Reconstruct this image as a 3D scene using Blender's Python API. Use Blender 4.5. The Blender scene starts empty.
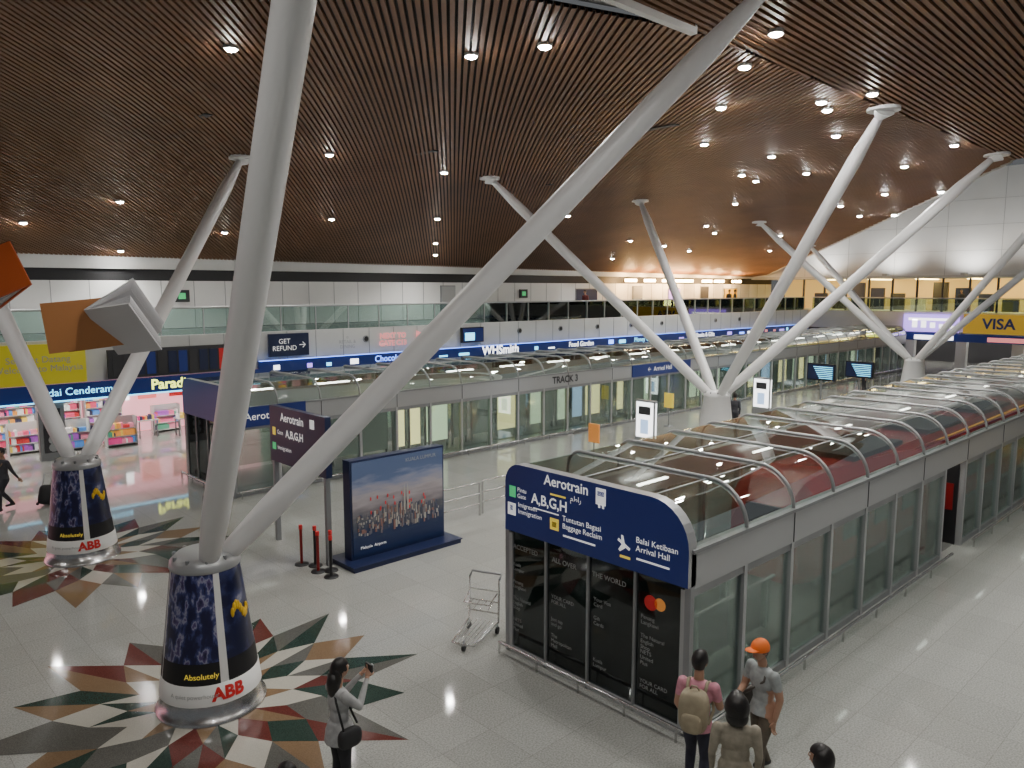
import bpy, bmesh, math, random
from mathutils import Vector, Matrix, Euler
random.seed(7)
C=bpy.context
# ------------------------------------------------------------ materials
def new_mat(name):
    m=bpy.data.materials.new(name); m.use_nodes=True
    return m, m.node_tree, m.node_tree.nodes['Principled BSDF']
def mat(name,col,rough=.5,metal=0,emit=None,es=1.0,noise=0,nscale=6):
    m,nt,b=new_mat(name)
    c=(*col,1)
    b.inputs['Base Color'].default_value=c
    b.inputs['Roughness'].default_value=rough
    b.inputs['Metallic'].default_value=metal
    if emit is not None:
        b.inputs['Emission Color'].default_value=(*emit,1); b.inputs['Emission Strength'].default_value=es
    if noise:
        n=nt.nodes.new('ShaderNodeTexNoise'); n.inputs['Scale'].default_value=nscale; n.inputs['Detail'].default_value=4
        tc=nt.nodes.new('ShaderNodeTexCoord'); nt.links.new(tc.outputs['Object'],n.inputs['Vector'])
        r=nt.nodes.new('ShaderNodeValToRGB')
        r.color_ramp.elements[0].color=(*[x*(1-noise) for x in col],1); r.color_ramp.elements[1].color=(*[min(1,x*(1+noise)) for x in col],1)
        r.color_ramp.elements[0].position=.3; r.color_ramp.elements[1].position=.7
        nt.links.new(n.outputs['Fac'],r.inputs['Fac']); nt.links.new(r.outputs['Color'],b.inputs['Base Color'])
    return m
def glass(name,tint,refl=.12,rough=.02,facing=.5):
    m=bpy.data.materials.new(name); m.use_nodes=True; nt=m.node_tree; nt.nodes.clear()
    o=nt.nodes.new('ShaderNodeOutputMaterial'); mx=nt.nodes.new('ShaderNodeMixShader')
    t=nt.nodes.new('ShaderNodeBsdfTransparent'); t.inputs['Color'].default_value=(*tint,1)
    g=nt.nodes.new('ShaderNodeBsdfGlossy'); g.inputs['Roughness'].default_value=rough; g.inputs['Color'].default_value=(.9,.95,.95,1)
    lw=nt.nodes.new('ShaderNodeFresnel'); lw.inputs['IOR'].default_value=1.5
    ad=nt.nodes.new('ShaderNodeMath'); ad.operation='MULTIPLY_ADD'; ad.inputs[1].default_value=facing*2; ad.inputs[2].default_value=refl; ad.use_clamp=True
    nt.links.new(lw.outputs[0],ad.inputs[0]); nt.links.new(ad.outputs[0],mx.inputs[0])
    nt.links.new(t.outputs[0],mx.inputs[1]); nt.links.new(g.outputs[0],mx.inputs[2]); nt.links.new(mx.outputs[0],o.inputs[0])
    return m
def ramp_mat(name,stops,scale=3,rough=.35,vec=(1,1,1),detail=5):
    m,nt,b=new_mat(name)
    tc=nt.nodes.new('ShaderNodeTexCoord'); mp=nt.nodes.new('ShaderNodeMapping'); mp.inputs['Scale'].default_value=vec
    nt.links.new(tc.outputs['Object'],mp.inputs['Vector'])
    n=nt.nodes.new('ShaderNodeTexNoise'); n.inputs['Detail'].default_value=detail
    n.inputs['Scale'].default_value=scale
    nt.links.new(mp.outputs['Vector'],n.inputs['Vector'])
    r=nt.nodes.new('ShaderNodeValToRGB'); cr=r.color_ramp
    while len(cr.elements)<len(stops): cr.elements.new(.5)
    for e,(p,c) in zip(cr.elements,stops): e.position=p; e.color=(*c,1)
    nt.links.new(n.outputs['Fac'],r.inputs['Fac']); nt.links.new(r.outputs['Color'],b.inputs['Base Color'])
    b.inputs['Roughness'].default_value=rough
    return m
def floor_mat():
    m,nt,b=new_mat('polished_granite_tiles')
    N=nt.nodes; L=nt.links
    tc=N.new('ShaderNodeTexCoord')
    br=N.new('ShaderNodeTexBrick'); br.offset=0; br.inputs['Scale'].default_value=1
    br.inputs['Brick Width'].default_value=.9; br.inputs['Row Height'].default_value=.9; br.inputs['Mortar Size'].default_value=.005
    br.inputs['Color1'].default_value=(.43,.435,.41,1); br.inputs['Color2'].default_value=(.39,.395,.37,1); br.inputs['Mortar'].default_value=(.30,.30,.28,1)
    L.new(tc.outputs['Object'],br.inputs['Vector'])
    n=N.new('ShaderNodeTexNoise'); n.inputs['Scale'].default_value=38; n.inputs['Detail'].default_value=3
    L.new(tc.outputs['Object'],n.inputs['Vector'])
    r=N.new('ShaderNodeValToRGB'); r.color_ramp.elements[0].position=.35; r.color_ramp.elements[0].color=(.74,.74,.74,1); r.color_ramp.elements[1].position=.62; r.color_ramp.elements[1].color=(1.08,1.08,1.08,1)
    L.new(n.outputs['Fac'],r.inputs['Fac'])
    mx=N.new('ShaderNodeMixRGB'); mx.blend_type='MULTIPLY'; mx.inputs[0].default_value=1
    L.new(br.outputs['Color'],mx.inputs[1]); L.new(r.outputs['Color'],mx.inputs[2]); L.new(mx.outputs[0],b.inputs['Base Color'])
    b.inputs['Roughness'].default_value=.055; b.inputs['IOR'].default_value=1.6
    return m
def wood_mat():
    m,nt,b=new_mat('timber_slat_ceiling')
    N=nt.nodes; L=nt.links
    tc=N.new('ShaderNodeTexCoord'); n=N.new('ShaderNodeTexNoise'); n.inputs['Scale'].default_value=.35; n.inputs['Detail'].default_value=6
    L.new(tc.outputs['Object'],n.inputs['Vector'])
    r=N.new('ShaderNodeValToRGB'); r.color_ramp.elements[0].position=.3; r.color_ramp.elements[0].color=(.15,.066,.028,1); r.color_ramp.elements[1].position=.7; r.color_ramp.elements[1].color=(.22,.100,.042,1)
    L.new(n.outputs['Fac'],r.inputs['Fac']); L.new(r.outputs['Color'],b.inputs['Base Color']); b.inputs['Roughness'].default_value=.55
    return m
M={}
M['floor']=floor_mat(); M['wood']=wood_mat()
M['backing']=mat('ceiling_backing',(.015,.010,.008),.8)
M['white']=mat('white_panel',(.62,.63,.61),.45,noise=.05,nscale=.7)
M['whitew']=mat('white_gable_wall',(.78,.78,.76),.5,noise=.03,nscale=.5)
M['joint']=mat('panel_joint',(.45,.45,.44),.6)
M['arm']=mat('white_painted_steel',(.78,.78,.78),.35)
M['black']=mat('black',(.012,.012,.014),.5)
M['dark']=mat('dark_interior',(.04,.04,.045),.6)
M['plat']=mat('platform_floor',(.20,.20,.195),.2)
M['grey']=mat('grey_aluminium',(.30,.31,.32),.4,.5,noise=.06,nscale=2)
M['rib']=mat('rib_aluminium',(.34,.35,.35),.4,.5)
M['lgrey']=mat('light_aluminium',(.44,.45,.46),.35,.4)
M['chrome']=mat('brushed_steel',(.6,.6,.6),.25,.95)
M['navy']=mat('navy_sign',(.012,.028,.16),.4,emit=(.02,.05,.3),es=.06)
M['navyd']=mat('dark_navy',(.012,.02,.07),.4)
M['txt']=mat('sign_white',(.8,.8,.8),.5,emit=(1,1,1),es=.45)
M['ylw']=mat('sign_yellow',(.8,.6,.05),.5,emit=(1,.75,.1),es=.4)
M['grn']=mat('sign_green',(.05,.5,.15),.5,emit=(.1,.8,.3),es=.4)
M['red']=mat('red_paint',(.25,.010,.010),.4)
M['redtxt']=mat('red_letter',(.75,.03,.03),.5)
M['greytxt']=mat('grey_letter',(.36,.37,.37),.6)
M['glassroof']=glass('roof_glass',(.68,.74,.70),.02,.03,.26)
M['glasswall']=glass('wall_glass',(.74,.80,.77),.03,.02,.28)
M['glassrail']=glass('balustrade_glass',(.70,.82,.78),.08,.02,.5)
M['glassdark']=glass('tinted_end_glass',(.16,.17,.18),.03,.03,.35)
M['lamp']=mat('lamp_emitter',(1,1,1),.5,emit=(1,.97,.92),es=400)
M['lampw']=mat('warm_lamp_emitter',(1,.8,.5),.5,emit=(1,.6,.25),es=110)
M['ring']=mat('lamp_ring',(.5,.5,.48),.4,.3)
# ------------------------------------------------------------ mesh builder
class MB:
    def __init__(s,name): s.name=name; s.v=[]; s.f=[]; s.m=[]; s.s=[]; s.mats=[]
    def mi(s,m):
        if m not in s.mats: s.mats.append(m)
        return s.mats.index(m)
    def add(s,vs,fs,m,T=None,smooth=False):
        if isinstance(m,str): m=M[m]
        k=len(s.v); i=s.mi(m)
        for p in vs:
            p=Vector(p); s.v.append(tuple(T@p) if T is not None else tuple(p))
        for f in fs: s.f.append([a+k for a in f]); s.m.append(i); s.s.append(smooth)
    def box(s,a,b,m,T=None):
        x0,y0,z0=a;x1,y1,z1=b
        vs=[(x0,y0,z0),(x1,y0,z0),(x1,y1,z0),(x0,y1,z0),(x0,y0,z1),(x1,y0,z1),(x1,y1,z1),(x0,y1,z1)]
        s.add(vs,[(0,3,2,1),(4,5,6,7),(0,1,5,4),(1,2,6,5),(2,3,7,6),(3,0,4,7)],m,T)
    def quad(s,p,m,T=None): s.add(p,[tuple(range(len(p)))],m,T)
    def tube(s,p0,p1,r0,r1,m,n=12,T=None,caps=True):
        p0=Vector(p0);p1=Vector(p1);d=(p1-p0).normalized()
        a=Vector((0,0,1)) if abs(d.z)<.9 else Vector((1,0,0))
        u=d.cross(a).normalized(); w=d.cross(u)
        vs=[];fs=[]
        for p,r in((p0,r0),(p1,r1)):
            for i in range(n):
                t=2*math.pi*i/n; vs.append(p+u*math.cos(t)*r+w*math.sin(t)*r)
        for i in range(n): fs.append((i,n+i,n+(i+1)%n,(i+1)%n))
        s.add(vs,fs,m,T,True)
        if caps: s.add(vs,[tuple(range(n)),tuple(range(2*n-1,n-1,-1))],m,T)
    def path(s,pts,r,m,n=8,T=None):
        pts=[Vector(p) for p in pts]; vs=[];fs=[]
        for k,p in enumerate(pts):
            d=(pts[min(k+1,len(pts)-1)]-pts[max(k-1,0)]).normalized()
            a=Vector((0,0,1)) if abs(d.z)<.9 else Vector((1,0,0))
            if k==0: u=d.cross(a).normalized()
            else:
                u=(u-d*u.dot(d)).normalized()
            w=d.cross(u); rr=r[k] if isinstance(r,(list,tuple)) else r
            for i in range(n):
                t=2*math.pi*i/n; vs.append(p+u*math.cos(t)*rr+w*math.sin(t)*rr)
        for k in range(len(pts)-1):
            for i in range(n): fs.append((k*n+i,k*n+(i+1)%n,(k+1)*n+(i+1)%n,(k+1)*n+i))
        fs.append(tuple(range(n))[::-1]); e=(len(pts)-1)*n; fs.append(tuple(range(e,e+n)))
        s.add(vs,fs,m,T,True)
    def ell(s,c,r,m,T=None,nu=16,nv=10,pw=1.0):
        vs=[];fs=[]
        def sp(x): return math.copysign(abs(x)**pw,x)
        for j in range(nv+1):
            ph=-math.pi/2+math.pi*j/nv
            for i in range(nu):
                th=2*math.pi*i/nu
                vs.append((c[0]+r[0]*sp(math.cos(ph))*sp(math.cos(th)),c[1]+r[1]*sp(math.cos(ph))*sp(math.sin(th)),c[2]+r[2]*sp(math.sin(ph))))
        for j in range(nv):
            for i in range(nu): fs.append((j*nu+i,j*nu+(i+1)%nu,(j+1)*nu+(i+1)%nu,(j+1)*nu+i))
        s.add(vs,fs,m,T,True)
    def lathe(s,c,prof,m,n=32,a0=0,a1=2*math.pi,smooth=True):
        vs=[];fs=[];k=len(prof)
        for i in range(n+1):
            t=a0+(a1-a0)*i/n
            for r,z in prof: vs.append((c[0]+r*math.cos(t),c[1]+r*math.sin(t),c[2]+z))
        for i in range(n):
            for j in range(k-1): fs.append((i*k+j,(i+1)*k+j,(i+1)*k+j+1,i*k+j+1))
        s.add(vs,fs,m,None,smooth)
    def text(s,st,size,T,m,align='CENTER',fn=None,bold=0):
        cu=bpy.data.curves.new('t','FONT'); cu.body=st; cu.size=size; cu.align_x=align; cu.align_y='CENTER'; cu.resolution_u=3; cu.offset=bold
        ob=bpy.data.objects.new('t',cu); C.scene.collection.objects.link(ob)
        C.view_layer.update(); dg=C.evaluated_depsgraph_get(); me=bpy.data.meshes.new_from_object(ob.evaluated_get(dg))
        vs=[v.co.copy() for v in me.vertices]; fs=[tuple(p.vertices) for p in me.polygons]
        if fn: vs=[fn(v) for v in vs]; s.add(vs,fs,m)
        else: s.add(vs,fs,m,T)
        bpy.data.objects.remove(ob); bpy.data.curves.remove(cu); bpy.data.meshes.remove(me)
    def build(s,parent=None,loc=None):
        me=bpy.data.meshes.new(s.name)
        vs=s.v
        if loc is not None: vs=[(a-loc[0],b-loc[1],c-loc[2]) for a,b,c in vs]
        me.from_pydata(vs,[],s.f)
        for m in s.mats: me.materials.append(m)
        me.polygons.foreach_set('material_index',s.m); me.polygons.foreach_set('use_smooth',s.s); me.update()
        o=bpy.data.objects.new(s.name,me); C.scene.collection.objects.link(o)
        if loc is not None: o.location=loc
        if parent: o.parent=parent
        return o
def Tneg_x(x,y,z):
    return Matrix(((0,0,-1,x),(-1,0,0,y),(0,1,0,z),(0,0,0,1)))
def Tneg_y(x,y,z):
    return Matrix(((1,0,0,x),(0,0,-1,y),(0,1,0,z),(0,0,0,1)))
# ------------------------------------------------------------ camera
F=Vector((math.cos(math.radians(46.6)),math.sin(math.radians(46.6)),0))
cam=bpy.data.cameras.new('camera'); co=bpy.data.objects.new('camera',cam); C.scene.collection.objects.link(co)
cam.sensor_width=36; cam.lens=27.0; cam.clip_end=300
co.location=(0,0,6.6)
d=Vector((F.x*math.cos(math.radians(7.13)),F.y*math.cos(math.radians(7.13)),-math.sin(math.radians(7.13))))
co.rotation_euler=d.to_track_quat('-Z','Y').to_euler()
C.scene.camera=co
# ------------------------------------------------------------ ceiling
XL=-30; YE=23.5
def xl(y): return XL if y>=YE else XL+(12.7-XL)*(YE-y)/(YE-8.6)
def xr(y): return 72-38*(39.5-y)/30.9
def zA(x,y):
    v=(39.5-y)/30.9; XR=xr(y); u=min(1,max(0,(x-XL)/(XR-XL)))
    zb=8.25-.6*u; zt=11.35
    return zb+(zt-zb)*v+1.6*(1-u**8)*math.sin(math.pi*min(1,max(0,v)))
def zB(x,y): return 11.35+.12*(8.6-y)
b=MB('ceiling')
ny,nx=24,40; vs=[];fs=[]
for j in range(ny+1):
    y=8.6+30.9*j/ny
    for i in range(nx+1):
        x=xl(y)+(xr(y)-xl(y))*i/nx; vs.append((x,y,zA(x,y)+.07))
for j in range(ny):
    for i in range(nx):
        a=j*(nx+1)+i; fs.append((a,a+nx+1,a+nx+2,a+1))
b.add(vs,fs,'backing')
b.quad([(-12,-10,zB(0,-10)+.07),(-12,8.6,zB(0,8.6)+.07),(34,8.6,zB(0,8.6)+.07),(38,-10,zB(0,-10)+.07)],'backing')
# white wedge soffit closing the gap between the two shells
b.quad([(12.9,8.55,11.5),(-30,8.55,11.5),(-30,26,13.2),(4,12.8,12.45)],'whitew')
for (p,q,fz) in (((34,8.6),(72,39.5),zA),):
    n=20
    for i in range(n):
        a=[p[k]+(q[k]-p[k])*i/n for k in(0,1)]; c=[p[k]+(q[k]-p[k])*(i+1)/n for k in(0,1)]
        za=fz(*a); zc=fz(*c)
        b.quad([(a[0],a[1],za-.08),(c[0],c[1],zc-.08),(c[0],c[1],zc+.5),(a[0],a[1],za+.5)],'white')
b.box((-12,8.45,11.25),(12.7,8.6,11.6),'whitew')
def clip(poly,p,d):
    t0,t1=-1e9,1e9
    n=len(poly)
    for i in range(n):
        a=Vector(poly[i]);c=Vector(poly[(i+1)%n]); e=c-a; nrm=Vector((e.y,-e.x))
        num=nrm.dot(a-p); den=nrm.dot(d)
        if abs(den)<1e-9:
            if num<0: return None
            continue
        t=num/den
        if den>0: t1=min(t1,t)
        else: t0=max(t0,t)
    return (t0,t1) if t1>t0+.05 else None
def slats(poly,fz,az,sp,w,h,step=1.6,mt='wood'):
    d=Vector((math.cos(az),math.sin(az))); nn=Vector((-d.y,d.x))
    ks=[Vector(p).dot(nn) for p in poly]; k=min(ks)
    while k<max(ks):
        r=clip(poly,nn*k,d)
        if r:
            n=max(2,int((r[1]-r[0])/step)); vs=[];fs=[]
            for i in range(n+1):
                c=nn*k+d*(r[0]+(r[1]-r[0])*i/n); z=fz(c.x,c.y)
                l=c+nn*w/2; q=c-nn*w/2
                vs+= [(l.x,l.y,z+h),(l.x,l.y,z),(q.x,q.y,z),(q.x,q.y,z+h)]
                if i:
                    a=(i-1)*4
                    for j in range(3): fs.append((a+j,a+j+1,a+5+j,a+4+j))
            b.add(vs,fs,mt)
        k+=sp
polyA=[(-30,39.5),(-30,YE),(12.7,8.6),(34,8.6),(72,39.5)]
slats(polyA,zA,math.radians(51),.15,.088,.07)
polyB=[(-12,-10),(38,-10),(34,8.6),(-12,8.6)]
slats(polyB,zB,math.radians(3),.15,.095,.06,step=6)
for (x,y) in ((17,22),(25,24),(20,14),(9,22)):
    z=zA(x,y)-.01; b.box((x,y,z-.02),(x+.25,y+1.6,z+.01),'dark')
b.build()
# ------------------------------------------------------------ floor
b=MB('floor'); b.box((-30,-14,-.2),(76,40,0),'floor'); b.build()
# ------------------------------------------------------------ back wall & shops
b=MB('wall_back')
b.box((-30,39.5,4.6),(74,39.8,6.95),'whitew'); b.box((-30,39.5,6.95),(74,39.8,7.5),'black'); b.box((-30,39.3,7.5),(74,39.8,8.6),'white')
for i in range(60):
    x=-20+i*1.6; b.box((x,39.485,4.6),(x+.025,39.5,6.95),'grey')
b.build()
b=MB('balcony_floor'); b.box((-30,33.62,4.35),(69.5,39.28,4.58),'grey'); b.build()
b=MB('wall_shop_bulkhead')
b.box((-30,33.3,2.95),(69.6,33.6,4.6),'white')
for i in range(53):
    x=-10+i*1.5; b.box((x,33.285,2.95),(x+.02,33.3,4.6),'grey')
vx=10.5
while vx<60:
    b.tube((vx,33.3,4.05),(vx,33.24,4.05),.17,.17,'grey',16); b.tube((vx,33.25,4.05),(vx,33.23,4.05),.12,.12,'black',16); vx+=3.6
b.build()
b=MB('balustrade')
b.box((-30,33.46,4.61),(69,33.48,5.72),'glassrail'); b.tube((-30,33.47,5.76),(69,33.47,5.76),.045,.045,'lgrey',8)
x=-30
while x<69: b.box((x,33.44,4.61),(x+.05,33.50,5.74),'lgrey'); x+=1.8
b.build()
M['fascia']=mat('blue_fascia',(.008,.02,.10),.4,emit=(.02,.06,.4),es=.12)
M['cy']=mat('cyan_sign',(.1,.6,.9),.5,emit=(.2,.7,1),es=3)
M['bl']=mat('blue_neon_sign',(.1,.2,.9),.5,emit=(.15,.3,1),es=5)
M['wh']=mat('white_sign',(1,1,1),.5,emit=(1,1,1),es=3)
M['pk']=mat('pink_sign',(.9,.3,.3),.5,emit=(1,.3,.3),es=.8)
M['yl']=mat('yellow_panel',(.62,.54,.03),.5,emit=(.9,.8,.05),es=.10)
M['visa']=mat('amber_panel',(.62,.40,.03),.5,emit=(.9,.55,.05),es=.25)
M['lime']=mat('neon_yellow',(.8,.9,.1),.5,emit=(.9,1,.15),es=3)
M['or']=mat('orange_sign',(.8,.3,.08),.5,emit=(1,.4,.05),es=.15)
M['purp']=mat('purple_screen',(.4,.2,.8),.4,emit=(.45,.3,1),es=2.0)
b=MB('shop_fascia_sign')
b.box((-30,33.10,2.3),(15.5,33.22,2.94),'fascia'); b.box((-30,33.05,2.26),(15.5,33.10,2.31),'cy')
b.box((15.5,33.10,2.3),(69.4,33.22,3.3),'fascia'); b.box((15.5,33.05,3.28),(69.4,33.10,3.31),'bl')
b.text('Kedai Cenderamata',.40,Tneg_y(8.2,33.08,2.62),'cy')
b.text('Paradise',.58,Tneg_y(11.75,33.07,2.62),'lime',bold=.012)
b.text('WHSmith',.72,Tneg_y(30.4,33.08,3.0),'wh',bold=.012)
b.text('Chocolate Bar',.45,Tneg_y(23,33.08,3.0),'bl')
b.text('Food Garden',.45,Tneg_y(37.5,33.08,3.0),'wh'); b.text('Money Changer',.45,Tneg_y(44.5,33.08,3.0),'cy'); b.text('Books & Gifts',.45,Tneg_y(52,33.08,3.0),'wh')
for i in range(38):
    x=16+i*1.4+random.random()*.6
    if any(abs(x-q)<w for q,w in((30.4,2.5),(23,2.4),(37.5,2.4),(44.5,2.6),(52,2.4))): continue
    b.box((x,33.06,2.85),(x+random.uniform(.2,.8),33.10,2.92+random.random()*.22),random.choice(['wh','cy','bl','bl','purp','pk']))
b.build()
b=MB('duty_free_banner'); b.box((3.0,33.0,2.98),(8.4,33.2,4.5),'yl')
b.text('Selamat Datang\nWelcome to Malaysia',.34,Tneg_y(6.8,32.98,3.75),'greytxt'); b.build()
b=MB('storefront_mural_panel'); b.box((9.2,33.02,3.0),(14.2,33.18,4.15),'dark')
for i in range(11): b.box((9.35+i*.43,32.99,3.1),(9.70+i*.43,33.02,4.0),random.choice([M['redtxt'],M['navyd'],M['navyd'],M['dark'],M['dark'],M['fascia']]))
b.build()
b=MB('refund_direction_sign'); b.box((16.0,33.05,3.45),(18.0,33.18,4.5),'navyd'); b.text('GET\nREFUND',.32,Tneg_y(16.75,33.03,3.98),'txt'); b.text('→',.45,Tneg_y(17.65,33.03,3.95),'txt'); b.build()
b=MB('gate_direction_sign'); b.text('NEXT TO\nGATE C13',.38,Tneg_y(22.9,33.2,3.95),'pk',bold=.012); b.quad([(24.4,33.2,3.55),(25.3,33.2,3.95),(24.4,33.2,4.35)],'pk'); b.build()
b=MB('wall_text_panel'); b.text('o\nRETAIL &\nDINING',.24,Tneg_y(20.2,33.22,3.95),'greytxt'); b.build()
b=MB('wall_display_screen'); x=27.4; b.box((x,33.02,3.55),(x+1.6,33.18,4.4),'black'); b.box((x+.06,33.0,3.61),(x+1.54,33.02,4.34),'navy'); b.box((x+.2,32.99,3.67),(x+.9,33.0,4.1),'cy'); b.build()
for x in (14.2,38,):
    b=MB('exit_sign'); b.box((x,39.3,5.9),(x+.7,39.45,6.5),'dark'); b.box((x+.15,39.28,6.05),(x+.5,39.3,6.35),'grn'); b.build()
for (x,w,m) in ((31,1.1,'lgrey'),(44,2.4,'navyd'),(51,1.2,'lgrey'),(56,1.6,'purp'),(61,1.2,'dark'),(65,2.2,'visa')):
    dr=m in('dark','lgrey')
    b=MB('door_balcony' if dr else 'balcony_wall_poster'); z0=4.6 if dr else 5.15; z1=6.7 if dr else 6.5
    b.box((x,39.36,z0),(x+w,39.46,z1),m); b.box((x-.05,39.4,z0),(x,39.48,z1+.06),'grey'); b.box((x+w,39.4,z0),(x+w+.05,39.48,z1+.06),'grey'); b.box((x-.05,39.4,z1),(x+w+.05,39.48,z1+.06),'grey')
    if dr: b.box((x+w-.2,39.3,5.55),(x+w-.1,39.36,5.75),'chrome')
    b.build()
b=MB('wall_shop_interior')
M['shopglow']=mat('glowing_shop_back_wall',(.7,.35,.40),.6,emit=(1,.42,.48),es=1.1)  # wall surface glows by itself to brighten the shop interior
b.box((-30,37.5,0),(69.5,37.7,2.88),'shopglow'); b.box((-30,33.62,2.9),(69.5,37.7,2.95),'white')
b.build()
M['shoplight']=mat('shop_lightbox',(1,1,1),.5,emit=(1,.95,.88),es=20)
b=MB('shop_ceiling_lights')
for i in range(23):
    x=-2+i*3; b.box((x,34.5,2.84),(x+1.8,35.0,2.895),'shoplight')
b.build()
prod=[mat('glowing_product_%d'%i,c,.5,emit=c,es=.35) for i,c in enumerate([(.8,.08,.3),(.85,.2,.35),(.85,.3,.4),(.9,.65,.12),(.1,.3,.7),(.85,.85,.8),(.85,.8,.78),(.6,.05,.05),(.12,.4,.25),(.9,.4,.08),(.45,.12,.55),(.8,.1,.2),(.05,.05,.1)])]  # goods glow faintly in their own colour, as if lit
def shelf(x,y,w,h,name='display_shelf'):
    b=MB(name); dd=.45
    b.box((x,y+dd-.04,0),(x+w,y+dd,h),'white'); b.box((x,y,0),(x+.04,y+dd,h),'white'); b.box((x+w-.04,y,0),(x+w,y+dd,h),'white')
    z=.1
    while z<h-.2:
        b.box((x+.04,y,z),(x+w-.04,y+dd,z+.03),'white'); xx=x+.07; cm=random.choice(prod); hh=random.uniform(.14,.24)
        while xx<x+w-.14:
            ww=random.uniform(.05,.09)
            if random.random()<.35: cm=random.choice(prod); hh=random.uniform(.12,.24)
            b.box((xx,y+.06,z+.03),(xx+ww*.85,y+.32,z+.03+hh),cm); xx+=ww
        z+=.32
    b.build()
for i in range(4): shelf(4.2+i*1.65,36.6,1.5,2.3)
for i in range(6): shelf(17.4+i*2.2,36.6,1.5,2.3)
for i,(x,y) in enumerate([(7.6,34.6),(9.3,34.2),(11.9,36.4),(13.9,34.6),(6.0,35.2),(13.6,36.4)]): shelf(x,y,1.2,1.25)
for (x,y) in((10.9,35.4),(12.4,34.8)):
    b=MB('display_table'); b.box((x,y,.75),(x+.9,y+.6,.8),'white')
    for (a,c) in((.05,.05),(.8,.05),(.05,.5),(.8,.5)): b.box((x+a,y+c,0),(x+a+.05,y+c+.05,.75),'grey')
    for k in range(8): b.box((x+.05+.1*k,y+.1,.8),(x+.12+.1*k,y+.4,.95+.1*random.random()),random.choice(prod))
    b.build()
M['poster1']=mat('cosmetic_poster',(.7,.15,.15),.5,emit=(1,.2,.18),es=.8)
b=MB('shop_wall_posters')
for x,m in((10.4,'wh'),(11.6,'poster1'),(13.0,'redtxt'),(14.4,'poster1')): b.box((x,37.40,1.5),(x+.8,37.48,2.4),m)
b.build()
b=MB('shop_pillar_panel')
for x0 in (6.7,15.6,20,24.5,29,33.5,38,42.5,47,51.5,56): b.box((x0,33.3,0),(x0+.9,33.58,2.25),'white' if x0>7 else 'grey')
b.box((6.85,33.27,.3),(7.45,33.3,2.0),'dark')
for k in range(5): b.tube((7.15,33.26,.5+.3*k),(7.15,33.24,.5+.3*k),.17,.17,'lgrey',10)
b.build()
b=MB('window_shopfront')
x=17
while x<66:
    b.box((x,33.45,0),(x+.06,33.55,2.25),'lgrey'); x+=2.2
b.box((17,33.49,0),(66,33.51,2.25),'glassrail'); b.build()
# ------------------------------------------------------------ end wall
M['mezzglow']=mat('glowing_mezzanine_wall',(.6,.45,.2),.6,emit=(1,.62,.18),es=.55)  # emission in the wall stands in for warm light falling on it
b=MB('wall_right')
b.box((70,-14,7.6),(70.4,39.8,16),'whitew')
for i in range(12): b.box((69.985,-10+i*4,7.6),(70,-9.97+i*4,16),'joint')
for k in range(4): b.box((69.985,-14,7.6+k*2),(70,39.5,7.62+k*2),'joint')
b.box((76,-14,4.6),(76.3,39.8,7.6),'mezzglow'); b.box((76,-14,0),(76.3,39.8,4.6),'dark'); b.box((70,-14,4.3),(76,39.8,4.6),'white')
b.box((69.9,-14,3.0),(70.1,39.8,4.6),'white')
b.box((70,-14,7.4),(76,39.8,7.6),'white')
b.build()
M['mezz']=mat('mezzanine_lamp',(1,.9,.5),.5,emit=(1,.72,.25),es=18)
b=MB('mezzanine_shop_lights')
for i in range(9): b.box((71,0+i*4,7.32),(75,.6+i*4,7.38),'mezz'); b.box((71,1+i*4,4.2),(75,1.3+i*4,4.26),'shoplight')
b.build()
b=MB('window_mezzanine')
for i in range(22): b.box((70,-6+i*2,4.6),(70.15,-5.85+i*2,7.4),'dark')
for i in range(22): b.box((74.3,-4+i*1.8,4.6),(74.6,-2.8+i*1.8,5.6+.5*(i%4)),random.choice([M['dark'],M['navyd'],M['dark'],M['mezz'],M['dark'],M['white']]))
b.box((69.7,-14,4.6),(69.72,33,5.7),'glassrail'); b.tube((69.7,-14,5.75),(69.7,33,5.75),.05,.05,'lgrey')
b.build()
b=MB('card_company_sign'); b.box((69.5,13.2,2.95),(69.85,20.2,4.5),'visa'); b.text('VISA',1.15,Tneg_x(69.47,17.7,3.72),'navy',bold=.03); b.build()
b=MB('led_advert_screen'); b.box((69.5,20.6,2.95),(69.85,24.8,4.4),'purp')
for i in range(5): b.box((69.48,20.9+i*.7,3.3),(69.5,21.3+i*.7,3.5+.12*i),'wh')
b.box((69.48,21,3.9),(69.5,24.4,4.1),'wh'); b.build()
b=MB('concourse_shop_sign')
for i,(y,w,m) in enumerate([(6,3,'cy'),(11,2,'wh'),(16,2.5,'pk'),(21,3,'wh'),(26,2,'lime'),(30,2,'wh')]): b.box((69.85,y,2.3),(69.95,y+w,2.65),m)
b.box((69.95,-14,2.2),(70.1,33,2.85),'fascia')
for i in range(10): b.box((70,-4+i*4,0),(70.5,-3.2+i*4,2.3),'white')
b.build()
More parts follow.
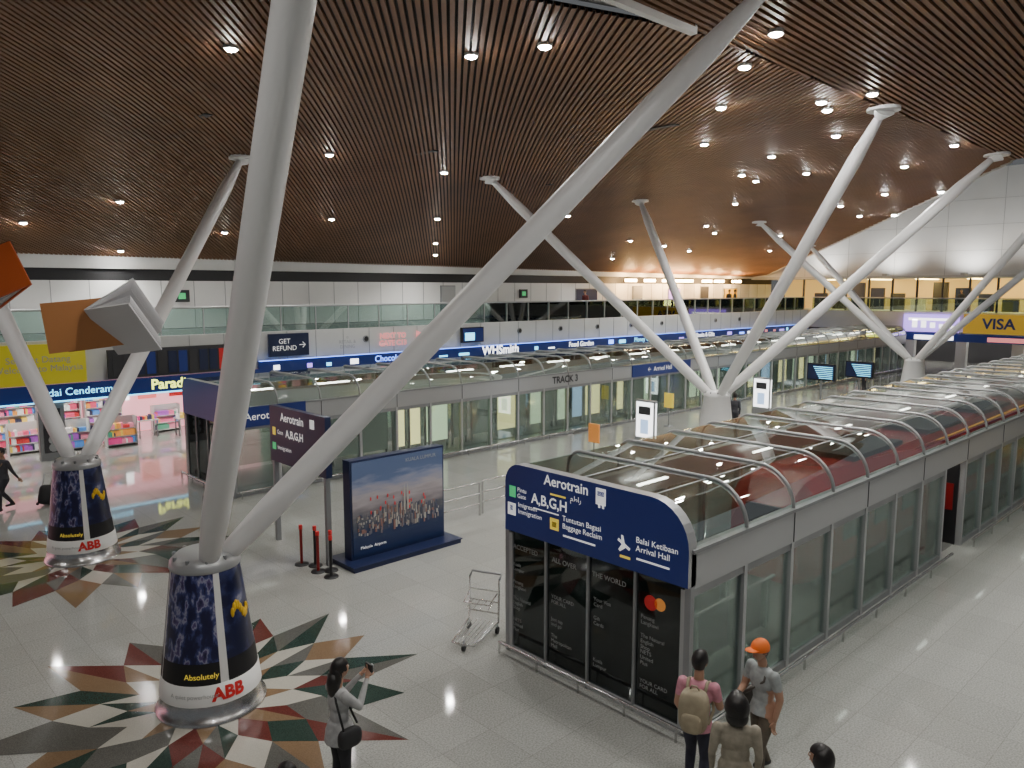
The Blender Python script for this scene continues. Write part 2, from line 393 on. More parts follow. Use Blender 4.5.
# ------------------------------------------------------------ tree columns
def wrap_text(b,st,size,cx,cy,ang,zc,rf,m,bold=0):
    def fn(v):
        z=zc+v.y; r=rf(z)+.018; t=ang+v.x/r
        return Vector((cx+r*math.cos(t),cy+r*math.sin(t),z))
    b.text(st,size,None,m,fn=fn,bold=bold)
M['adblue']=ramp_mat('poster_night_port',[(.0,(.006,.004,.02)),(.44,(.012,.012,.06)),(.52,(.05,.06,.20)),(.57,(.32,.32,.42)),(.61,(.10,.07,.20)),(.7,(.015,.015,.06)),(1,(.06,.03,.10))],5,.3,vec=(1.6,1.6,.8),detail=9)
M['addark']=ramp_mat('poster_night_machine',[(.0,(.004,.005,.012)),(.5,(.01,.012,.05)),(.62,(.04,.05,.15)),(.68,(.25,.25,.32)),(1,(.03,.03,.08))],3,.3,detail=8)
M['adyellow']=mat('poster_yellow',(.8,.5,.02),.4)
def column(cx,cy,tops,wrap=True,zt=2.4):
    b=MB('tree_column')
    rf=lambda z: .80-(.80-.50)*(z/zt)
    b.lathe((cx,cy,0),[(.84,0),(.84,.05),(.80,.07),(rf(.3),.3)],'chrome',40)
    if wrap:
        b.lathe((cx,cy,0),[(rf(.3)+.01,.3),(rf(.62)+.01,.62),(rf(.62),.621)],'whitew',40)
        st=math.radians(270)
        secs=[(0,66,'addark'),(66,72,'whitew'),(72,170,'adblue'),(170,176,'whitew'),(176,262,'addark'),(262,266,'whitew'),(266,350,'adblue'),(350,360,'whitew')]
        for a,c,mm in secs:
            a=st+math.radians(a); c=st+math.radians(c)
            b.lathe((cx,cy,0),[(rf(.62),.62),(rf(.85),.85),(rf(1.5),1.5),(rf(2.28),2.28)],mm,12,a,c)
            if mm!='whitew': b.lathe((cx,cy,0),[(rf(.62)+.004,.62),(rf(.95)+.004,.95)],'black',12,a,c)
        wrap_text(b,'ABB',.27,cx,cy,math.radians(268),.46,rf,M['redtxt'],.012)
        wrap_text(b,'A quiet powerhouse',.09,cx,cy,math.radians(228),.46,rf,M['greytxt'])
        wrap_text(b,'Absolutely',.12,cx,cy,math.radians(238),.76,rf,M['ylw'])
        b.lathe((cx,cy,0),[(rf(2.28),2.28),(rf(2.28)+.02,2.3),(rf(2.4)+.02,2.4),(.42,2.5),(0,2.5)],'lgrey',40)
        for k in range(9):
            t=math.radians(285+k*4.0); z=1.62+.10*math.sin(k*.75); r=rf(z)+.008
            b.ell((cx+r*math.cos(t),cy+r*math.sin(t),z),(.03,.03,.08),'adyellow',None,10,8)
    else:
        b.lathe((cx,cy,0),[(rf(.3),.3),(rf(2.28),2.28),(rf(2.28)+.02,2.3),(rf(2.4)+.02,2.4),(.42,2.5),(0,2.5)],'arm',40)
    for i in range(10):
        t=2*math.pi*i/10; b.tube((cx+.46*math.cos(t),cy+.46*math.sin(t),2.42),(cx+.46*math.cos(t),cy+.46*math.sin(t),2.5),.03,.03,'grey',6)
    for (tx,ty) in tops:
        z=(zA(tx,ty) if ty>8.61 else zB(tx,ty))-.02
        T=Vector((tx,ty,z)); B=Vector((cx,cy,2.25)); dd=(T-B).normalized(); hd=Vector((dd.x,dd.y,0)).normalized()
        B=B+hd*.16
        dd=(T-B).normalized(); L=(T-B).length
        b.path([B,B+dd*.5,B+dd*1.2,B+dd*(L-1.6),B+dd*(L-.6),B+dd*(L-.2)],[.13,.17,.20,.20,.14,.11],'arm',20)
        b.tube(B+dd*(L-.25),T,.12,.30,'arm',16); b.tube(T-Vector((0,0,.05)),T+Vector((0,0,.05)),.42,.42,'arm',20)
    return b.build(loc=(cx,cy,0))
column(4.5,11.8,[(3.4,5.1),(12.2,6.7)])
column(4.9,20.65,[(3.2,27.5),(11.8,25.9)])
column(26.9,16.5,[(21.8,24.4),(32,24.4),(21.8,8.62),(32,8.62)],False)
column(48.3,16.5,[(43.2,24.0),(53,25.5)],False)
b=MB('roof_strut')
for (tx,ty) in((43.2,8.6),(53.4,8.6)):
    B=Vector((48.3,16.4,2.3)); T=Vector((tx,ty,11.3)); b.tube(B,T,.2,.2,'arm',16); b.tube(T-Vector((0,0,.2)),T,.2,.4,'arm')
b.build()
# ------------------------------------------------------------ mosaic floor
M['m0']=mat('granite_maroon',(.13,.035,.030),.12,noise=.3,nscale=60); M['m1']=mat('granite_green',(.030,.055,.045),.12,noise=.3,nscale=60)
M['m2']=mat('granite_tan',(.22,.145,.085),.12,noise=.2,nscale=60); M['m3']=mat('granite_cream',(.50,.48,.42),.12,noise=.1,nscale=60); M['m4']=mat('granite_grey',(.12,.12,.11),.12,noise=.3,nscale=60)
def mosaic(cx,cy,R):
    b=MB('floor_mosaic'); n=16; rs=[.8,1.25,1.75,2.3,R]; z=.004
    def P(k,i,r):
        t=2*math.pi*(i+(.5 if k%2 else 0))/n+.1; return (cx+r*math.cos(t),cy+r*math.sin(t),z)
    rnd=random.Random(3)
    pal=['m0','m1','m2','m3','m4','m3','m1']
    def split(q,c1,c2):
        b.quad([q[0],q[1],q[2]],c1); b.quad([q[0],q[2],q[3]],c2)
    for i in range(n):
        b.quad([P(0,i,rs[0]),P(0,i+1,rs[0]),P(1,i,rs[1])],pal[i%2+2])
    for k in range(0,3):
        for i in range(n):
            a=P(k,i,rs[k]); top=P(k,i,rs[k+2])
            if k%2==0: l=P(k+1,i-1,rs[k+1]); r_=P(k+1,i,rs[k+1])
            else: l=P(k+1,i,rs[k+1]); r_=P(k+1,i+1,rs[k+1])
            c1=rnd.choice(pal); c2=c1 if rnd.random()<.5 else rnd.choice(pal)
            if k==2:
                top=P(k,i,R if i%2 else R*.88)
                c1=['m2','m0','m1','m4'][(i*3+i//3)%4]; c2=['m2','m1','m4','m0'][(i+i//2)%4]
            split([a,r_,top,l],c1,c2)
    b.build()
mosaic(4.5,11.8,3.5); mosaic(4.9,20.65,3.5)
# ------------------------------------------------------------ aerotrain enclosures
def profile(y0,y1,zf=2.84,zt=3.53):
    r=zt-zf; pts=[]
    for i in range(9):
        t=math.pi/2*i/8; pts.append((y0+r-r*math.cos(t),zf+r*math.sin(t)))
    for i in range(7):
        t=math.pi/2*i/6; pts.append((y1-.35+.35*math.sin(t),zt-.35+.35*math.cos(t)))
    pts.append((y1,zf)); return pts
def enclosure(root,x0,x1,y0,y1,gaps=(),sp=1.55):
    b=MB('glazed_frame'); pr=profile(y0,y1)
    x=x0+sp
    while x<=x1+.01:
        b.path([(x,y,z) for y,z in pr],.032 ,'rib',8); x+=sp
    vs=[];fs=[]; n=len(pr)
    for xx in(x0+.1,x1):
        for y,z in pr: vs.append((xx,y,z-.02))
    for i in range(n-1): fs.append((i,i+1,n+i+1,n+i))
    b.add(vs,fs,'glassroof',None,True)
    for yy in (y0+.75,y0+2.2): b.tube((x0,yy,3.5),(x1,yy,3.5),.018,.018,'grey',6)
    b.box((x0,y0-.02,2.25),(x1,y0+.16,2.84),'lgrey'); b.box((x0,y1-.16,2.25),(x1,y1+.02,2.84),'lgrey')
    b.box((x0,y0-.06,2.80),(x1,y0+.02,2.86),'grey')
    x=x0+3.1
    while x<x1: b.box((x,y0-.03,2.26),(x+.02,y0-.019,2.8),'dark'); x+=3.1
    def ingap(a): return any(g0-.01<=a<g1-.01 for g0,g1 in gaps)
    x=x0
    while x<x1:
        if not ingap(x):
            b.box((x,y0+.04,.12),(min(x+sp,x1),y0+.06,2.25),'glasswall')
            b.box((x,y0,.0),(min(x+sp,x1),y0+.1,.12),'grey')
            b.box((x,y0-.0,2.12),(min(x+sp,x1),y0+.1,2.25),'grey')
        b.box((x-.045,y0-.02,0),(x+.045,y0+.12,2.25),'lgrey')
        b.box((x,y1-.06,.12),(min(x+sp,x1),y1-.04,2.25),'glasswall'); b.box((x-.045,y1-.12,0),(x+.045,y1+.02,2.25),'lgrey')
        x+=sp
    segs=[]; s=x0
    for g0,g1 in gaps: segs.append((s,g0)); s=g1
    segs.append((s,x1))
    for a,c in segs:
        b.tube((a,y0-.28,.22),(c,y0-.28,.22),.035,.035,'chrome',8)
        x=a+.1
        while x<c: b.tube((x,y0-.28,0),(x,y0-.28,.22),.022,.022,'chrome',6); x+=1.55
    b.box((x0+.1,y0+.15,.002),(x1,y1-.15,.01),'plat')
    return b
def empty(n):
    o=bpy.data.objects.new(n,None); C.scene.collection.objects.link(o); return o
E1=empty('train_platform_enclosure'); E2=empty('train_platform_enclosure')
X1=9.2+1.55*36
g=[(9.2+1.55*7,9.2+1.55*8),(9.2+1.55*15,9.2+1.55*16)]
b=enclosure(E1,9.2,X1,5.98,9.8,g)
for k in (7,15):
    b.box((9.2+1.55*k+.05,6.35,0),(9.2+1.55*k+.16,6.5,2.2),'red'); b.box((9.2+1.55*k+.16,6.4,0),(9.2+1.55*(k+.6),6.5,2.2),'black')
    x=9.2+1.55*(k+1)-.06; b.box((x-.02,6.1,0),(x,6.5,2.2),'black'); b.box((x-.03,6.2,.9),(x-.02,6.45,1.6),'red')
b.build(E1)
b=enclosure(E2,9.9,9.9+1.55*36,23.2,27.0)
b.text('TRACK 3',.42,Tneg_y(25.2,23.16,2.54),'dark',bold=.012)
b.box((10.0,23.12,2.22),(12.4,23.17,2.86),'navy'); b.text('Aerotrain  →',.34,Tneg_y(11.2,23.11,2.54),'txt')
b.box((30,23.12,2.24),(35,23.17,2.82),'navy'); b.text('←  Arrival Hall  →',.34,Tneg_y(32.5,23.11,2.54),'txt')
b.build(E2)
def end_sign(root,x,y0,y1,detail=True,glassz=2.3):
    b=MB('gateway_sign'); pr=profile(y0-.02,y1+.02)
    ring=[(y0-.02,glassz)]+[(y,z) for y,z in pr]+[(y1+.02,glassz)]
    n=len(ring)
    vs=[(x-.08,y,z) for y,z in ring]+[(x+.12,y,z) for y,z in ring]
    b.add(vs,[tuple(range(n)),tuple(range(2*n-1,n-1,-1))],'navy')
    b.add(vs,[(i,n+i,n+i+1,i+1) for i in range(n-1)]+[(n-1,2*n-1,n,0)],'lgrey')
    N=4; w=(y1-y0)/N
    for i in range(N+1):
        yy=y0+w*i; e=.05 if i in(0,N) else .022; b.box((x-.05,yy-e,0),(x+.05,yy+e,glassz),'grey')
    b.box((x-.01,y0,.12),(x+.01,y1,glassz),'glassdark'); b.box((x-.05,y0,0),(x+.05,y1,.12),'lgrey')
    b.tube((x-.25,y0-.25,.22),(x-.25,y1,.22),.03,.03,'chrome',8)
    for i in range(5): b.tube((x-.25,y0+(y1-y0)*i/4,0),(x-.25,y0+(y1-y0)*i/4,.22),.02,.02,'chrome',6)
    if detail:
        X=x-.088; U=lambda u: y1-u
        def t(s,size,u,z,m='txt',al='LEFT',bold=0): b.text(s,size,Tneg_x(X,U(u),z),m,al,bold=bold)
        def ic(u,z,w,h,m): b.box((X-.003,U(u+w),z),(X,U(u),z+h),m)
        t('Aerotrain',.25,.95,3.38,bold=.003)
        ic(2.1,3.2,.2,.27,'txt'); ic(2.13,3.34,.14,.08,'navy'); ic(2.15,3.15,.04,.06,'txt'); ic(2.23,3.15,.04,.06,'txt')
        t('مطار',.13,1.55,3.18); ic(1.1,3.15,.35,.03,'ylw')
        ic(.1,2.93,.16,.2,'grn'); t('Pintu\nGate',.11,.3,3.03); t('A,B,G,H',.25,.65,3.0,bold=.004); ic(.7,2.83,.6,.02,'txt')
        ic(.06,2.6,.2,.22,'txt'); ic(.12,2.68,.07,.1,'navy'); t('Imigresen\nImmigration',.12,.32,2.76)
        ic(1.1,2.56,.2,.2,'ylw'); ic(1.15,2.61,.1,.09,'dark'); t('Tuntutan Bagasi\nBaggage Reclaim',.13,1.38,2.74); ic(1.4,2.5,.7,.03,'txt')
        b.add([(X-.003,U(2.55),2.72),(X-.003,U(2.78),2.60),(X-.003,U(2.80),2.64),(X-.003,U(2.57),2.76)],[(0,1,2,3)],'txt')
        b.add([(X-.004,U(2.70),2.66),(X-.004,U(2.66),2.82),(X-.004,U(2.62),2.82),(X-.004,U(2.63),2.70)],[(0,1,2,3)],'txt')
        b.add([(X-.004,U(2.72),2.64),(X-.004,U(2.60),2.55),(X-.004,U(2.57),2.58),(X-.004,U(2.64),2.68)],[(0,1,2,3)],'txt')
        t('Balai Ketibaan\nArrival Hall',.135,2.9,2.74); ic(2.6,2.46,.2,.04,'ylw'); ic(2.92,2.5,.6,.03,'txt')
        X=x-.014
        t('ACCEPTED',.125,.12,2.0,'greytxt'); t('ALL OVER',.125,1.08,2.0,'greytxt'); t('THE WORLD',.12,1.98,2.0,'greytxt')
        rnd=random.Random(5)
        words=['Kuala\nLumpur','Penang\nLangkawi','The Natural\nEnglish\nShop','NETS\nUnited\nPlus','YOUR CARD\nFOR ALL','Just tap\nand go','The\nMetropolitan\nMall','Your Visa\nCard','Gift\nCards']
        k=0
        for i in range(4):
            for zz in (1.6,1.25,.9,.55):
                if rnd.random()<.8: t(words[k%9],.09,.12+.95*i,zz+rnd.uniform(-.06,.06),'greytxt'); k+=1
        for (u,z,r) in((3.15,1.86,.12),(3.32,1.88,.10)):
            b.tube((X,U(u),z),(X-.004,U(u),z),r,r,M['or'] if r<.11 else M['redtxt'],20)
    return b.build(root)
end_sign(E1,9.2,5.98,9.8)
end_sign(E2,9.9,23.2,27.0,False)
def train(x0,x1,y0,y1,col):
    b=MB('train'); pr=[(y0+.25,.25),(y0,.5),(y0,1.9),(y0+.15,2.25),(y0+.5,2.5),(y1-.5,2.5),(y1-.15,2.25),(y1,1.9),(y1,.5),(y1-.25,.25)]
    n=len(pr); xs=[(x0,.7),(x0+.5,.95),(x0+1,1),(x1-1,1),(x1-.5,.95),(x1,.7)]; vs=[];ym=(y0+y1)/2
    for x,s in xs:
        for y,z in pr: vs.append((x,ym+(y-ym)*s,.25+(z-.25)*s))
    fs=[]
    for k in range(len(xs)-1):
        for i in range(n): fs.append((k*n+i,k*n+(i+1)%n,(k+1)*n+(i+1)%n,(k+1)*n+i))
    fs+= [tuple(range(n)),tuple(range((len(xs)-1)*n,len(xs)*n))]
    b.add(vs,fs,col)
    x=x0+1.4
    while x<x1-2.2:
        b.box((x,y0-.02,1.05),(x+1.3,y0+.02,1.85),'black'); b.box((x,y1-.02,1.05),(x+1.3,y1+.02,1.85),'black'); x+=1.7
    b.box((x0-.02,y0+.7,1.2),(x0+.3,y1-.7,1.9),'black')
    b.box((x0+.05,y0+.40,.95),(x0+.12,y0+.70,1.12),'tl'); b.box((x0+.05,y1-.70,.95),(x0+.12,y1-.40,1.12),'tl')
    b.box((x0+1,y0+.4,0),(x1-1,y1-.4,.3),'black')
    xx=x0+3
    while xx<x1-4: b.box((xx,y0+.5,2.5),(xx+3.0,y1-.5,2.62),'black'); xx+=5
    b.build(E1)
M['tl']=mat('tail_light',(1,.1,.1),.4,emit=(1,.08,.05),es=18)
M['tred']=mat('train_red',(.33,.018,.02),.25)
train(15.2,38,6.9,9.2,'tred'); train(38.6,62,6.9,9.2,'tred')
b=MB('platform_barrier')
for yy in (7.0,7.9,8.8):
    b.box((9.8,yy,.1),(13.6,yy+.02,.95),'glassrail'); b.tube((9.7,yy,1.0),(13.7,yy,1.0),.035,.035,'chrome')
    for k in range(4): b.box((9.8+k*1.2,yy-.02,0),(9.86+k*1.2,yy+.04,1.0),'lgrey')
b.build(E1)
b=MB('light_panels')
M['lp0']=mat('lit_panel_green',(.8,.9,.7),.5,emit=(.75,.9,.6),es=1.2); M['lp1']=mat('lit_panel_yellow',(.9,.8,.3),.5,emit=(1,.85,.4),es=2.0); M['lp2']=mat('lit_panel_blue',(.3,.5,.9),.5,emit=(.5,.7,1),es=1.2); M['lp3']=mat('lit_panel_dim',(.2,.22,.2),.5,emit=(.3,.34,.3),es=.2)
rnd=random.Random(11); x=13.5
while x<64:
    w=rnd.choice([.5,.7,1.1]); m=rnd.choice(['lp0','lp1','lp3','lp3','lp2','lp0','lp3','lp3']); b.box((x,25.0,.3),(x+w,25.1,2.0),m)
    b.box((x-.04,24.99,0),(x,25.12,2.1),'grey'); b.box((x+w,24.99,0),(x+w+.04,25.12,2.1),'grey'); x+=w+rnd.uniform(.1,.5)
b.build(E2)
b=MB('strip_lights'); x=11
while x<64: b.box((x,25.4,3.05),(x+1.4,25.55,3.09),'shoplight'); x+=3.1
b.build(E2)
b=MB('strip_lights'); x=11  # strips added to light the train inside this enclosure
while x<64: b.box((x,6.35,2.55),(x+1.0,6.42,2.58),'shoplight'); b.box((x+1.5,9.4,2.55),(x+2.5,9.47,2.58),'shoplight'); x+=4.65
b.build(E1)
# ------------------------------------------------------------ gateway sign + poster
b=MB('aerotrain_direction_sign')
y0,y1=15.8,18.6; x=9.0
b.box((x-.06,y0,2.15),(x+.1,y1,3.6),'navyd')
for yy in(y0+.1,y1-.1): b.box((x-.05,yy-.05,0),(x+.07,yy+.05,2.15),'grey')
def t(s,size,u,z,m='txt',bold=0): b.text(s,size,Tneg_x(x-.066,y1-u,z),m,'LEFT',bold=bold)
t('Aerotrain',.3,.6,3.35,bold=.005); b.box((x-.068,y1-2.3,3.25),(x-.06,y1-2.1,3.47),'txt')
t('A,B,G,H',.27,.85,2.95,bold=.006); t('Gate',.16,.4,2.95); t('Immigration',.15,.4,2.55); b.box((x-.068,y1-.3,2.47),(x-.06,y1-.12,2.65),'grn'); t('Arrival Hall',.15,1.5,2.35); b.box((x-.068,y1-.3,2.85),(x-.06,y1-.15,3.05),'ylw'); t('→',.3,2.2,2.65)
b.build()
def sky_mat():
    m,nt,bb=new_mat('poster_city_sky'); N=nt.nodes;L=nt.links
    tc=N.new('ShaderNodeTexCoord'); sx=N.new('ShaderNodeSeparateXYZ'); L.new(tc.outputs['Generated'],sx.inputs[0])
    n=N.new('ShaderNodeTexNoise'); n.inputs['Scale'].default_value=4; n.inputs['Detail'].default_value=6; mp=N.new('ShaderNodeMapping'); mp.inputs['Scale'].default_value=(1,1,4); L.new(tc.outputs['Generated'],mp.inputs[0]); L.new(mp.outputs[0],n.inputs[0])
    ma=N.new('ShaderNodeMath'); ma.operation='MULTIPLY_ADD'; ma.inputs[1].default_value=.35; L.new(n.outputs['Fac'],ma.inputs[0]); L.new(sx.outputs['Z'],ma.inputs[2])
    r=N.new('ShaderNodeValToRGB'); cr=r.color_ramp
    st=[(.15,(.004,.012,.05)),(.38,(.01,.02,.06)),(.52,(.06,.065,.08)),(.66,(.17,.15,.16)),(.80,(.28,.25,.26)),(.93,(.16,.18,.26)),(1,(.08,.11,.2))]
    while len(cr.elements)<len(st): cr.elements.new(.5)
    for e,(p,c) in zip(cr.elements,st): e.position=p;e.color=(*c,1)
    L.new(ma.outputs[0],r.inputs[0]); L.new(r.outputs[0],bb.inputs['Base Color']); L.new(r.outputs[0],bb.inputs['Emission Color']); bb.inputs['Emission Strength'].default_value=.25
    bb.inputs['Roughness'].default_value=.3; return m
M['psky']=sky_mat()
root=empty('advertising_billboard')
b=MB('frame'); b.box((9.35,15.45,.1),(12.15,15.75,2.55),'navyd'); b.box((9.15,15.0,0),(12.35,16.1,.12),'navyd'); b.box((9.12,14.97,.1),(12.38,16.12,.13),'navyd'); b.build(root)
b=MB('picture'); b.box((9.4,15.43,.2),(12.1,15.45,2.5),'psky'); b.build(root)
b=MB('skyline'); rnd=random.Random(2)
bc=[mat('bld%d'%i,c,.5) for i,c in enumerate([(.16,.15,.17),(.34,.30,.26),(.08,.09,.13),(.25,.13,.11),(.42,.40,.36),(.06,.07,.12)])]
for i in range(220):
    x=9.5+rnd.random()*2.45; h=rnd.uniform(.05,.28)*(1.1-abs(x-10.8)/1.6); z0=.95+rnd.uniform(-.3,.2); b.box((x,15.426-.00006*i,z0),(x+rnd.uniform(.02,.06),15.43,z0+max(.05,h)),rnd.choice(bc))
for i in range(18):
    x=9.7+rnd.random()*2.0; z=1.1+rnd.random()*.45; b.box((x,15.405,z),(x+.03,15.41,z+.08),'redtxt')
for xx in (10.85,10.95): b.add([(xx,15.40,1.1),(xx+.05,15.40,1.1),(xx+.045,15.40,1.6),(xx+.025,15.40,1.78),(xx+.005,15.40,1.6)],[(0,1,2,3,4)],bc[4])
b.text('KUALA LUMPUR',.13,Tneg_y(11.4,15.41,2.35),'greytxt'); b.text('Malaysia  Airports',.1,Tneg_y(9.95,15.41,.4),'txt'); b.build(root)
for i,(x,y) in enumerate([(8.85,15.55),(8.6,15.7),(8.75,16.1),(8.55,16.4),(8.65,15.2)]):
    b=MB('queue_barrier_post'); b.lathe((x,y,0),[(0,.04),(.16,.03),(.17,0)],'black',20); b.tube((x,y,.02),(x,y,.95),.035,.035,'red' if i%2 else 'black',10); b.tube((x,y,.88),(x,y,.98),.045,.045,'redtxt',10); b.build()
b=MB('metal_barrier')
for (x0,x1,y) in((12.9,14.3,16.5),(14.5,15.8,16.6)):
    for z in(.35,.65,.98): b.tube((x0,y,z),(x1,y,z),.025,.025,'chrome',8)
    for x in(x0,x1): b.tube((x,y,0),(x,y,.98),.03,.03,'chrome',8)
b.build()
b=MB('metal_barrier')
for z in(.3,.6,.95): b.tube((7.9,20.6,z),(9.3,22.8,z),.025,.025,'chrome',8)
for p in((7.9,20.6),(8.6,21.7),(9.3,22.8)): b.tube((*p,0),(*p,.95),.03,.03,'chrome',8)
b.build()
for (x,y) in((25.6,19.0),(36.6,19.8)):
    b=MB('advertising_totem'); b.box((x-.1,y-.5,0),(x+.15,y+.5,.35),'grey'); b.box((x-.08,y-.48,.35),(x+.12,y+.48,2.0),'grey'); b.box((x-.1,y-.42,.45),(x-.08,y+.42,1.92),'wh'); b.box((x-.11,y-.2,.6),(x-.1,y+.2,1.2),'lp2'); b.box((x-.11,y-.3,1.4),(x-.1,y+.3,1.75),'dark'); b.box((x,y-.5,.45),(x+.05,y-.482,1.9),'wh'); b.build()
for (x,y) in((44.5,20.3),(47.5,19.3)):
    b=MB('flight_information_display'); b.tube((x,y,0),(x,y,2.2),.06,.06,'grey'); b.box((x-.1,y-.85,1.15),(x+.05,y+.85,2.15),'black'); b.box((x-.12,y-.78,1.22),(x-.1,y+.78,2.08),'navyd')
    for k in range(7): b.box((x-.125,y-.7,1.28+.11*k),(x-.12,y+.1+.06*k,1.31+.11*k),'cy')
    b.build()
for (x,y,m) in((21.5,18.3,'or'),(30.5,21.3,'ylw')):
    b=MB('information_stand'); b.tube((x,y,0),(x,y,1.2),.03,.03,'grey'); b.lathe((x,y,0),[(0,.04),(.2,.03),(.21,0)],'grey',16); b.box((x-.03,y-.25,.9),(x+.03,y+.25,1.6),m); b.build()
# ------------------------------------------------------------ books sculpture on left column
M['bookor']=mat('book_cover_orange',(.50,.21,.07),.5); M['bookred']=mat('book_cover_red',(.6,.12,.03),.5)
M['page']=mat('book_pages',(.62,.62,.64),.6)
def book(name,loc,rot,w,h,cover,openang=50):
    T0=Matrix.Translation(loc)@Euler(rot).to_matrix().to_4x4()
    b=MB(name)
    for sgn in(-1,1):
        T=T0@Matrix.Rotation(math.radians(openang/2*sgn),4,'Z')
        b.box((0,-.02 ,-h/2),(w,.02,h/2),cover,T)
        for k in range(8):
            TT=T0@Matrix.Rotation(math.radians(openang/2*sgn*(1-.09*(k+1))),4,'Z')
            b.box((.02,-.008,-h/2+.04),(w-.05-.02*k,.008,h/2-.04),'page',TT)
    b.build()
book('hanging_book_sculpture',(5.95,18.75,5.9),(.05,.12,math.radians(150)),1.9,1.1,'bookor',40)
book('hanging_book_sculpture',(5.2,19.0,5.6),(.5,-.4,math.radians(-35)),1.25,1.3,'page',60)
book('hanging_book_sculpture',(3.9,19.9,7.15),(.2,.5,math.radians(140)),1.4,1.1,'bookred',30)
# ------------------------------------------------------------ trolley
def trolley(x,y,rz,name='luggage_trolley'):
    T=Matrix.Translation((x,y,0))@Matrix.Rotation(rz,4,'Z')@Matrix.Scale(1.1,4); b=MB(name); r=.018
    b.path([(-.45,-.28,.95),(-.4,-.28,.2),(.45,-.2,.14),(.5,0,.14),(.45,.2,.14),(-.4,.28,.2),(-.45,.28,.95)],r,'chrome',8,T)
    b.path([(-.45,-.28,.95),(-.55,-.28,1.02),(-.55,.28,1.02),(-.45,.28,.95)],.022,'grey',8,T)
    for z in(.35,.55,.75): b.tube((-.42,-.28,z),(-.42,.28,z),.012,.012,'chrome',6,T)
    for k in range(6): b.tube((-.4,-.2+.08*k,.2),(.45,-.16+.064*k,.14),.009,.009,'chrome',6,T)
    b.path([(-.4,-.26,.72),(-.1,-.24,.62),(-.08,0,.62),(-.1,.24,.62),(-.4,.26,.72)],.014,'chrome',6,T)
    for k in range(4): b.tube((-.4,-.2+.13*k,.55),(-.1,-.2+.13*k,.5),.008,.008,'chrome',6,T)
    for (a,c) in((-.38,-.27),(-.38,.27),(.42,0)):
        b.tube((a,c-.02,.065),(a,c+.02,.065),.062,.062,'black',16,T); b.tube((a,c,.065),(a,c,.2),.015,.015,'grey',6,T)
    b.build()
trolley(8.95,10.5,math.radians(205))
# ------------------------------------------------------------ people
M['skin']=mat('skin',(.42,.24,.16),.5); M['hair']=mat('black_hair',(.012,.010,.010),.4,noise=.4,nscale=60)
def remesh(verts,faces,vox,smooth=3):
    me=bpy.data.meshes.new('r'); me.from_pydata(verts,[],faces); me.update()
    ob=bpy.data.objects.new('r',me); C.scene.collection.objects.link(ob)
    m=ob.modifiers.new('r','REMESH'); m.mode='VOXEL'; m.voxel_size=vox
    if smooth: q=ob.modifiers.new('s','SMOOTH'); q.iterations=smooth; q.factor=.5
    C.view_layer.update(); dg=C.evaluated_depsgraph_get(); e=bpy.data.meshes.new_from_object(ob.evaluated_get(dg))
    vs=[v.co.copy() for v in e.vertices]; fs=[tuple(p.vertices) for p in e.polygons]
    bpy.data.objects.remove(ob); bpy.data.meshes.remove(me); bpy.data.meshes.remove(e); return vs,fs
def segd(p,a,b):
    ab=b-a; t=max(0,min(1,(p-a).dot(ab)/max(1e-9,ab.length_squared))); return (p-(a+ab*t)).length
